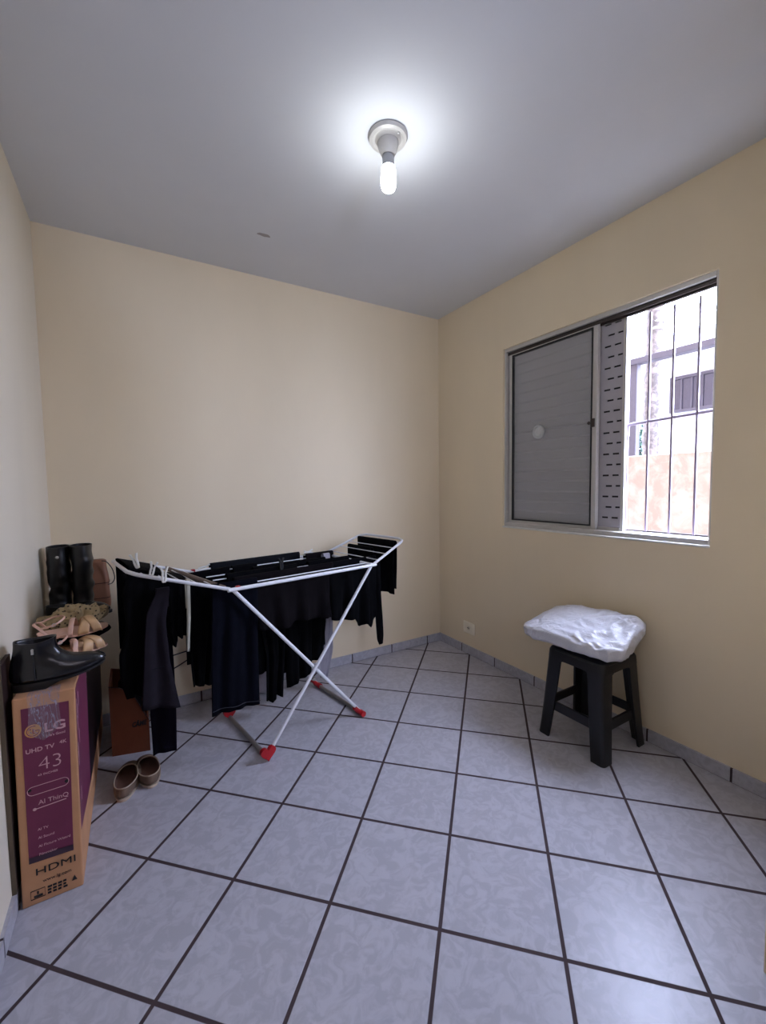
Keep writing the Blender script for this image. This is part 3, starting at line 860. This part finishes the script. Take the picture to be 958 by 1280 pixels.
for u, v in ((.035, .006), (.0, .5), (.705, .5), (.77, .006)):
    b = MB(); b.box(-.010, .010, -.009, .009, -.008, .012, 0, lambda p: R(u+p.x, v+p.y, topz(v)+p.z)); b.build('hinge_clip', M['red' if (u, v) != (.77, .006) else 'white_metal'], rk, bevel=.004)
# wings
def wing(s, u0, u1, zr, vf, vr, nw):
    w = MB()
    z0_ = .812
    def P(t, v): return R(lerp(u0, u1, t), v, lerp(z0_, zr, t))
    path = [P(0, .004), P(.80, lerp(.004, vf, .7))]+smooth_path([P(.80, lerp(.004, vf, .7)), P(.93, vf), P(1.0, vf+.05)], 5)[1:]+smooth_path([P(1.0, vr-.05), P(.93, vr), P(.80, lerp(.496, vr, .7))], 5)+[P(0, .496)]
    w.tube(path, .0075, 10)
    o = w.build('wing', M['white_metal'], rk, smooth=50)
    for i in range(nw):
        t = .16+.70*i/(nw-1)
        b = MB(); b.tube([P(t, .010+vf*.6*t), P(t, .490-(.5-vr)*.6*t)], .0026, 8); b.build('wire', M['white_metal'], o, smooth=50)
    return o, P
wl, PL = wing(-1, .0, -.355, .925, .050, .455, 5)
wr_, PR = wing(1, .785, 1.075, .918, .060, .465, 4)
b = MB(); b.tube([PL(.05, .012), PL(.36, .485)], .0085, 10, rb=.011); b.build('cross_bar', M['taupe_metal'], wl, smooth=40)

# ------------------------------------------------------------------ laundry
def cloth(name, mat, left, right, v0, v1=None, back=.55, folds=3., amp=.012, hem=None, label='', cat='garment', group=None, frame=R, over=.010, seed=1, nu=36, extra=None, ztop=None, parent=None):
    """a garment hung over a wire: front panel with the given left and right edges (a, z from top down),
    over the top (flat between v0 and v1 when it lies on several wires), then the back panel"""
    if v1 is None: v1 = v0
    b = MB(); nf, nt_, nb = 22, 7, 12
    def disp(s, d, ph):
        k = min(1, d/.22)
        return amp*k*(math.sin(2*PI*folds*s+ph+seed)+.5*math.sin(2*PI*folds*1.9*s+2*seed+d*4)+.8*noise.noise(Vector((s*4+seed, d*5, ph))))
    def fn(s, t):
        q = t*(nf+nt_+nb)
        zl, zr = left[0][1], right[0][1]
        if q <= nb:                      # back panel, from its hem up
            f = 1-q/nb
            aL, aR = left[0][0], right[0][0]
            zt = lerp(zl, zr, s); d = f*back*(zt-lerp(left[-1][1], right[-1][1], s))
            return frame(lerp(aL, aR, s), v1+over+.004+disp(s, d, 2.)*.8, zt-d)
        if q <= nb+nt_:
            f = (q-nb)/nt_; a = PI*f
            zt = lerp(zl, zr, s)
            return frame(lerp(left[0][0], right[0][0], s), lerp(v1, v0, f)+over*math.cos(a), zt+over*math.sin(a)**.6*1.0)
        f = (q-nb-nt_)/nf
        L_, R_ = poly_at(left, f), poly_at(right, f)
        a = lerp(L_[0], R_[0], s); z = lerp(L_[1], R_[1], s)
        d = lerp(zl, zr, s)-z
        if hem:
            hz = 0
            for (s0, h0), (s1, h1) in zip(hem[:-1], hem[1:]):
                if s0 <= s <= s1: hz = lerp(h0, h1, (s-s0)/max(1e-6, s1-s0))
            z += hz*f*f
        return frame(a, v0-over-disp(s, d, 0), z)
    b.grid(fn, nu, nf+nt_+nb+1)
    o = b.build(name, mat, parent, smooth=80, solid=.004)
    if parent is None: tag(o, label, cat, group)
    return o
# front centre: navy trousers, then a brown-black jumper, then a T-shirt at the right
tr = cloth('trousers', M['navy_cloth'], [(-.058, .822), (-.072, .590), (-.084, .274)], [(.140, .822), (.130, .545), (.130, .252)], .055, None, .5, 2., .008,
      label='navy trouser leg hanging lowest at front left of drying rack', cat='trousers', seed=2)
b = MB()
b.tube([R(lerp(-.082, .128, k/20), .055-.020-.008*math.sin(2*PI*2*k/20+2), lerp(.297, .274, k/20)) for k in range(21)], .0016, 5)
b.build('hem_stitching', M['navy_hem'], tr)
cloth('jumper', M['blackbrown_cloth'], [(.060, .822), (.100, .70), (.135, .575)], [(.600, .822), (.590, .67), (.585, .538)], .125, None, .8, 4., .012,
      hem=[(0, 0), (.2, -.012), (.45, -.018), (.5, .01), (1, .0)], label='brown-black jumper over the front wires, middle of drying rack', cat='jumper', seed=4)
ts = cloth('long_sleeve_top', M['black_cloth'], [(.560, .822), (.575, .70), (.585, .520)], [(.900, .822), (.905, .62), (.900, .440)], .128, None, .7, 3., .014,
      hem=[(0, 0), (.25, .0), (.48, .012), (.62, -.035), (.72, -.01), (.86, -.035), (.94, .0), (1, .03)], label='black long-sleeved top hanging at the right end of rack', cat='top', seed=6)
cloth('sleeve', M['black_cloth'], [(.895, .800), (.905, .60), (.908, .45), (.916, .320), (.935, .286)], [(.950, .800), (.952, .60), (.962, .45), (.964, .340), (.958, .290)], .150, None, .3, 1., .006, parent=ts, seed=3, nu=14)
# second row
cloth('black_trousers', M['black_cloth'], [(.230, .822), (.258, .50), (.284, .353), (.272, .122)], [(.420, .822), (.392, .45), (.385, .325), (.368, .108)], .30, None, .8, 2., .010,
      hem=[(0, 0), (.4, -.02), (.7, .012), (1, 0)], label='narrow black trouser leg hanging behind the navy one', cat='trousers', seed=8)
cloth('black_skirt', M['black_cloth'], [(.380, .822), (.395, .50), (.405, .138)], [(.665, .822), (.660, .45), (.645, .255)], .30, None, .9, 3., .012,
      hem=[(0, 0), (.55, -.02), (.60, -.015), (.66, .03), (1, .0)], label='black skirt with slanting hem behind the crossing rack legs', cat='skirt', seed=11)
cloth('dark_shorts', M['black_cloth'], [(.165, .822), (.21, .55), (.255, .285)], [(.300, .822), (.32, .55), (.330, .262)], .41, None, .7, 2., .010,
      label='short black garment glimpsed between the two hanging trouser legs', cat='garment', seed=13)
cloth('black_dress', M['black_cloth'], [(-.070, .815), (-.076, .62), (-.062, .44), (-.050, .262)], [(.150, .822), (.10, .60), (.060, .42), (.035, .246)], .41, None, .8, 2., .010,
      label='black dress hanging behind the navy trouser leg, left end', cat='dress', seed=15)
cloth('slate_towel', M['slate_cloth'], [(.085, .832), (.085, .70), (.085, .55)], [(.610, .832), (.610, .70), (.610, .55)], .50, None, .9, 3., .006, over=.013,
      label='slate blue-black cloth folded over the rear rail of rack', cat='towel', seed=17)
cloth('black_shirt', M['black_cloth'], [(.060, .826), (.06, .70), (.07, .60)], [(.430, .826), (.43, .70), (.42, .58)], .21, None, .9, 3., .010,
      label='black shirt folded over the second wire from the front', cat='shirt', seed=19)
cloth('black_leggings', M['black_cloth'], [(.500, .826), (.50, .70), (.51, .60)], [(.770, .826), (.77, .70), (.76, .58)], .215, None, .9, 3., .010,
      label='black leggings folded over the middle wires, right half of rack', cat='leggings', seed=21)
cloth('black_vest', M['blackbrown_cloth'], [(.600, .828), (.60, .70), (.61, .56)], [(.790, .828), (.79, .70), (.78, .55)], .41, None, .9, 2., .010, over=.016,
      label='black vest folded over the rearmost wire, right end', cat='vest', seed=23)
# left wing: long black, purple and short pieces lying over the wires
def zl(u): return .812+(-u)/.355*.113
cloth('black_coat', M['black_cloth'], [(-.345, zl(-.345)+.012), (-.372, .84), (-.362, .70), (-.392, .60), (-.392, .50), (-.375, .425)], [(-.225, zl(-.225)+.012), (-.225, .75), (-.232, .62), (-.237, .55), (-.245, .49), (-.275, .415)], .13, .40, .8, 2., .010, over=.012,
      label='long black garment bunched over outer end of left wing', cat='garment', seed=25)
pp = cloth('purple_leggings', M['purple_cloth'], [(-.262, .835), (-.300, .755), (-.312, .647), (-.322, .525), (-.334, .38)], [(-.215, .835), (-.236, .707), (-.229, .559), (-.205, .400), (-.196, .345)], .085, None, .15, 1., .006,
      label='dark purple leggings hanging from left wing down towards the floor', cat='leggings', seed=27, nu=24)
cloth('lower_leg', M['purple_dark'], [(-.262, .80), (-.278, .55), (-.284, .33), (-.280, .118)], [(-.190, .80), (-.186, .55), (-.184, .33), (-.190, .104)], .20, None, .1, 1., .006, parent=pp, seed=28, nu=24)
b = MB(); b.tube([R(lerp(-.322, -.228, k/10), .072, .530+.004*k/10) for k in range(11)], .0016, 5); b.build('seam', M['slate_cloth'], pp)
cloth('black_socks', M['black_cloth'], [(-.222, .868), (-.222, .72), (-.220, .645), (-.200, .590)], [(-.125, .845), (-.135, .75), (-.143, .66), (-.147, .606)], .15, .35, .8, 2.5, .010, hem=[(0, 0), (.25, -.02), (.5, .02), (.75, .0), (1, .01)], over=.010,
      label='short black fringed piece hanging between purple leggings and cream strap', cat='garment', seed=29, nu=24)
cloth('webbing_strap', M['strap_cloth'], [(-.147, .853), (-.150, .70), (-.156, .562)], [(-.133, .849), (-.137, .70), (-.146, .560)], .10, None, .4, .5, .003,
      label='narrow cream strap hanging from the left wing', cat='strap', seed=31, nu=6)
# right wing: folded over its cross wires
def RWg(u):
    return lambda a, b_, z: R(u-.0+b_, a, z)
def zr(u): return .812+(u-.785)/.29*.106
def wingcloth(name, u, va, vb, zb, label, cat, seed, mat='black_cloth', back=.9, **kw):
    t = zr(u)+.004
    return cloth(name, M[mat], [(va, t), (va, lerp(t, zb, .5)), (va, zb)], [(vb, t), (vb+.0, lerp(t, zb, .5)), (vb, zb)], 0, None, back, 2.5, .008, frame=RWg(u), label=label, cat=cat, seed=seed, **kw)
wingcloth('black_blouse', 1.018, .080, .430, .590, 'black blouse folded over the outer wire of right wing', 'blouse', 33)
wingcloth('black_pyjamas', .915, .175, .400, .640, 'black garment folded over the inner wires of right wing', 'garment', 35, back=.7)

# pegs
def peg(base, d, up, lab, m='white_plastic'):
    o = empty('clothes_peg', base, 0, label=lab, cat='clothes peg', group='clothes pegs on the rack')
    d = Vector(d).normalized(); up = Vector(up).normalized(); s = d.cross(up).normalized()
    for k in (-1, 1):
        b = MB(); base_ = Vector(base)
        prof = [(-.026, .0025), (-.014, .005), (0, .0055), (.012, .005), (.034, .0120)]
        rings = []
        for h, off in prof:
            c = base_+up*h+s*(off*k); rings.append([c+d*.006+s*.0032, c-d*.006+s*.0032, c-d*.006-s*.0032, c+d*.006-s*.0032])
        b.loft(rings); b.build('jaw', M[m], o, bevel=.0008)
    b = MB(); b.tube([Vector(base)+s*.006*math.cos(a)+up*(.006*math.sin(a)) +d*(.0055) for a in [2*PI*k/12 for k in range(12)]], .0011, 5, True)
    b.build('spring', M['silver'], o)
peg(R(-.318, .13, zl(-.318)+.040), RV+RU*.5, Vector((-.25, 0, 1)), 'white peg standing on black garment at tip of left wing')
peg(R(-.248, .008, zl(-.248)+.016), RV, Vector((.05, 0, 1)), 'white peg gripping front rail of left wing')
peg(R(-.268, .10, zl(-.268)+.020), RU*.4+RV, Vector((.25, 0, 1)), 'white peg just behind the one on the wing rail')
peg(R(.660, .475, .838), RU*.3+RV*.2, RU+Vector((0, 0, .15)), 'white peg lying flat at the rear rail near its right end')
peg(R(.630, .415, .846), RU*.3+RV, -RU+Vector((0, 0, .1)), 'white peg lying on black vest, nearer the front wires')
peg(R(.035, .445, .836), RU*.3+RV, RU+Vector((0, 0, .1)), 'white peg lying flat at the rear rail near its left end')
peg(R(.335, .19, .846), RV, Vector((0, 0, 1)), 'small black peg upright in the middle of the laundry', 'sole')

# ------------------------------------------------------------------ things behind the rack
b = MB()
b.tube(smooth_path([(-2.00, -.0036, .272), (-1.92, -.0036, .300), (-1.82, -.0036, .315), (-1.74, -.0036, .330), (-1.70, -.0036, .318), (-1.76, -.0036, .294), (-1.815, -.0036, .271), (-1.911, -.0036, .226), (-1.98, -.0036, .210)], 8), .0035, 8)
tag(b.build('cable', M['cable'], smooth=50), 'thin black cable looped along the lower back wall behind laundry', 'cable')
pb_ = crumple('clear_bag', M['clear_bag'], (-1.440, -.100, .092), (.105, .058, .088), 4.4, .014, 'crumpled clear plastic bag on floor by the back wall', 'bag', floor=.001)
cloth('grey_scarf', plain('grey gauze', srgb(150, 146, 156), .7), [(.690, .830), (.675, .60), (.668, .43), (.655, .22), (.650, .10)], [(.735, .830), (.740, .60), (.742, .42), (.740, .25), (.695, .092)], .36, None, .2, 1.5, .006,
      label='thin grey scarf hanging at the rear behind black skirt', cat='scarf', seed=41, nu=12)

# ------------------------------------------------------------------ outdoors
shell('ground_outside', M['concrete'], (.15, 14, -10, 12, -.3, -.2))
b = MB()
def bw_(u, v): return V3(2.0, lerp(-4, 5, u), lerp(-.2, 1.488, v))
b.box(2.0, 2.14, -4, 5, -.2, 1.485); 
bwall = b.build('boundary_wall', M['ext_wall'], bevel=.01); tag(bwall, 'sand coloured peeling boundary wall outside the window', 'wall')
po = empty('pergola', (5, .6, -.2), label='mauve timber post and beam beyond the boundary wall', cat='pergola')
b = MB(); b.box(4.94, 5.06, 1.145, 1.300, -.2, 3.12); b.build('post', M['ext_mauve'], po, bevel=.01)
b = MB(); b.box(4.92, 5.08, -3.0, 1.38, 3.12, 3.215); b.build('beam', M['ext_mauve'], po, bevel=.006)
hs = empty('house', (9.2, 1.5, -.2), label='pale house with barred window behind the pergola', cat='house')
b = MB(); b.box(8.0, 10, -3, 7, -.2, 3.8); b.build('wall', M['ext_white'], hs)
b = MB(); b.hexa([V3(7.5, -3.5, 3.8), V3(10.5, -3.5, 3.8), V3(10.5, 7.5, 3.8), V3(7.5, 7.5, 3.8)], [V3(8.8, -3.5, 4.6), V3(9.2, -3.5, 4.6), V3(9.2, 7.5, 4.6), V3(8.8, 7.5, 4.6)]); b.build('roof', plain('pale roof', (.5, .47, .45, 1), .8), hs)
hw = fr(7.93, 8.01, .85, 2.05, 2.70, 3.45, .06).build('window_casing', M['ext_mauve'], hs)
b = MB(); b.box(7.97, 7.985, .91, 1.99, 2.76, 3.39); b.build('pane', M['ext_glass'], hw)
b = MB()
for k in range(5): b.box(7.94, 7.96, 1.06+.19*k, 1.09+.19*k, 2.72, 3.42)
b.build('window_bars', M['ext_mauve'], hw)
# trunk with a tuft above the frame
tk = empty('tree', (6.4, 1.62, -.2), label='rough brown tree trunk with pale bands rising outside the window', cat='tree')
b = MB(); rings = []
for i in range(40):
    z = -.2+5.6*i/39; rr = .135+.012*math.sin(i*1.7)+.05*math.exp(-(z+.2)*2); cx, cy = 6.4+.03*math.sin(z), 1.62+.04*math.sin(z*.8)
    rings.append([V3(cx+rr*math.cos(2*PI*k/20)*(1+.09*noise.noise(Vector((k*1.3, i*.9, 0)))), cy+rr*math.sin(2*PI*k/20)*(1+.09*noise.noise(Vector((k*1.3, i*.9, 5)))), z) for k in range(20)])
b.loft(rings); b.build('trunk', M['bark'], tk, smooth=50)
b = MB()
for z in (4.05, 4.17): b.lathe([(.150, z-.02), (.158, z), (.150, z+.02)], (6.4, 1.59, 0), 20)
b.build('band', M['ext_white'], tk, smooth=40)
b = MB(); random.seed(3)
for k in range(240):
    a = random.random()*2*PI; r = .2+random.random()*1.1; z = 5.3+random.random()*1.3; c = V3(6.4+r*math.cos(a), 1.62+r*math.sin(a), z)
    d = Vector((random.uniform(-1, 1), random.uniform(-1, 1), random.uniform(-.6, .4))).normalized(); e_ = d.cross(Vector((0, 0, 1))).normalized()
    b.add([c-d*.14, c+e_*.045, c+d*.14, c-e_*.045], [(0, 1, 2, 3)])
b.build('foliage', M['leaf'], tk)
# shrub beyond the wall
b = MB(); random.seed(5)
for k in range(260):
    t = random.random(); a = random.random()*2*PI; r = .20*math.sqrt(random.random()); c = V3(6.9+r*math.cos(a), 2.15+r*math.sin(a)*.6, .2+t*2.2)
    d = Vector((random.uniform(-1, 1), random.uniform(-1, 1), random.uniform(-1, 1))).normalized(); e_ = d.cross(Vector((.3, .2, 1))).normalized()
    b.add([c-d*.09, c+e_*.04, c+d*.09, c-e_*.04], [(0, 1, 2, 3)])
shb = empty('shrub', (6.9, 2.15, -.2), label='green shrub between the mauve post and the trunk', cat='shrub')
b.build('foliage', M['leaf'], shb)
b = MB(); b.tube([(6.9, 2.15, -.2), (6.9, 2.15, 1.9)], .02, 8); b.build('stem', M['bark'], shb)
for y in (2.69, 2.86):
    for z in (1.93, 2.07):
        b = MB(); b.box(7.97, 8.01, y-.05, y+.05, z-.05, z+.05); b.build('vent_hole', M['ext_dark'], hs)

# ------------------------------------------------------------------ light
w = bpy.data.worlds.new('sky'); sc.world = w; w.use_nodes = True
bg_ = w.node_tree.nodes['Background']; bg_.inputs[0].default_value = (.61, .695, 1.0, 1); bg_.inputs[1].default_value = 38
def portal(loc, rot, sx, sy):
    l = bpy.data.lights.new('portal', 'AREA'); l.shape = 'RECTANGLE'; l.size = sx; l.size_y = sy; l.cycles.is_portal = True
    o = bpy.data.objects.new('portal', l); col.objects.link(o); o.location = loc; o.rotation_euler = rot
portal((-1.65, -D-.13, 1.60), (PI/2, 0, 0), .4, .4)  # sky light through the opening added in the far wall
portal((.16, (WY0+WY1)/2, (WZ0+WZ1)/2), (0, PI/2, 0), 1.14, 1.14)

# ------------------------------------------------------------------ camera
f, yaw, pitch, roll = 522.6057, .5392, -.0623, -.0149
cam = bpy.data.cameras.new('camera'); cam.sensor_fit = 'HORIZONTAL'; cam.sensor_width = 36; cam.lens = 36*f/958; cam.clip_start = .02
co = bpy.data.objects.new('camera', cam); col.objects.link(co)
fwd = Vector((math.sin(yaw)*math.cos(pitch), math.cos(yaw)*math.cos(pitch), math.sin(pitch)))
rt = Vector((math.cos(yaw), -math.sin(yaw), 0)); up = rt.cross(fwd)
r_ = math.cos(roll)*rt+math.sin(roll)*up; u_ = -math.sin(roll)*rt+math.cos(roll)*up
mt = Matrix((r_, u_, -fwd)).transposed().to_4x4(); mt.translation = Vector((-2.0656, -2.5892, 1.2370))
co.matrix_world = mt
sc.camera = co
sc.view_settings.view_transform = 'Standard'; sc.view_settings.look = 'None'; sc.view_settings.gamma = 1; sc.view_settings.use_curve_mapping = False
sc.view_settings.exposure = 0.40
sc.cycles.use_denoising = True
sc.cycles.sample_clamp_indirect = 6
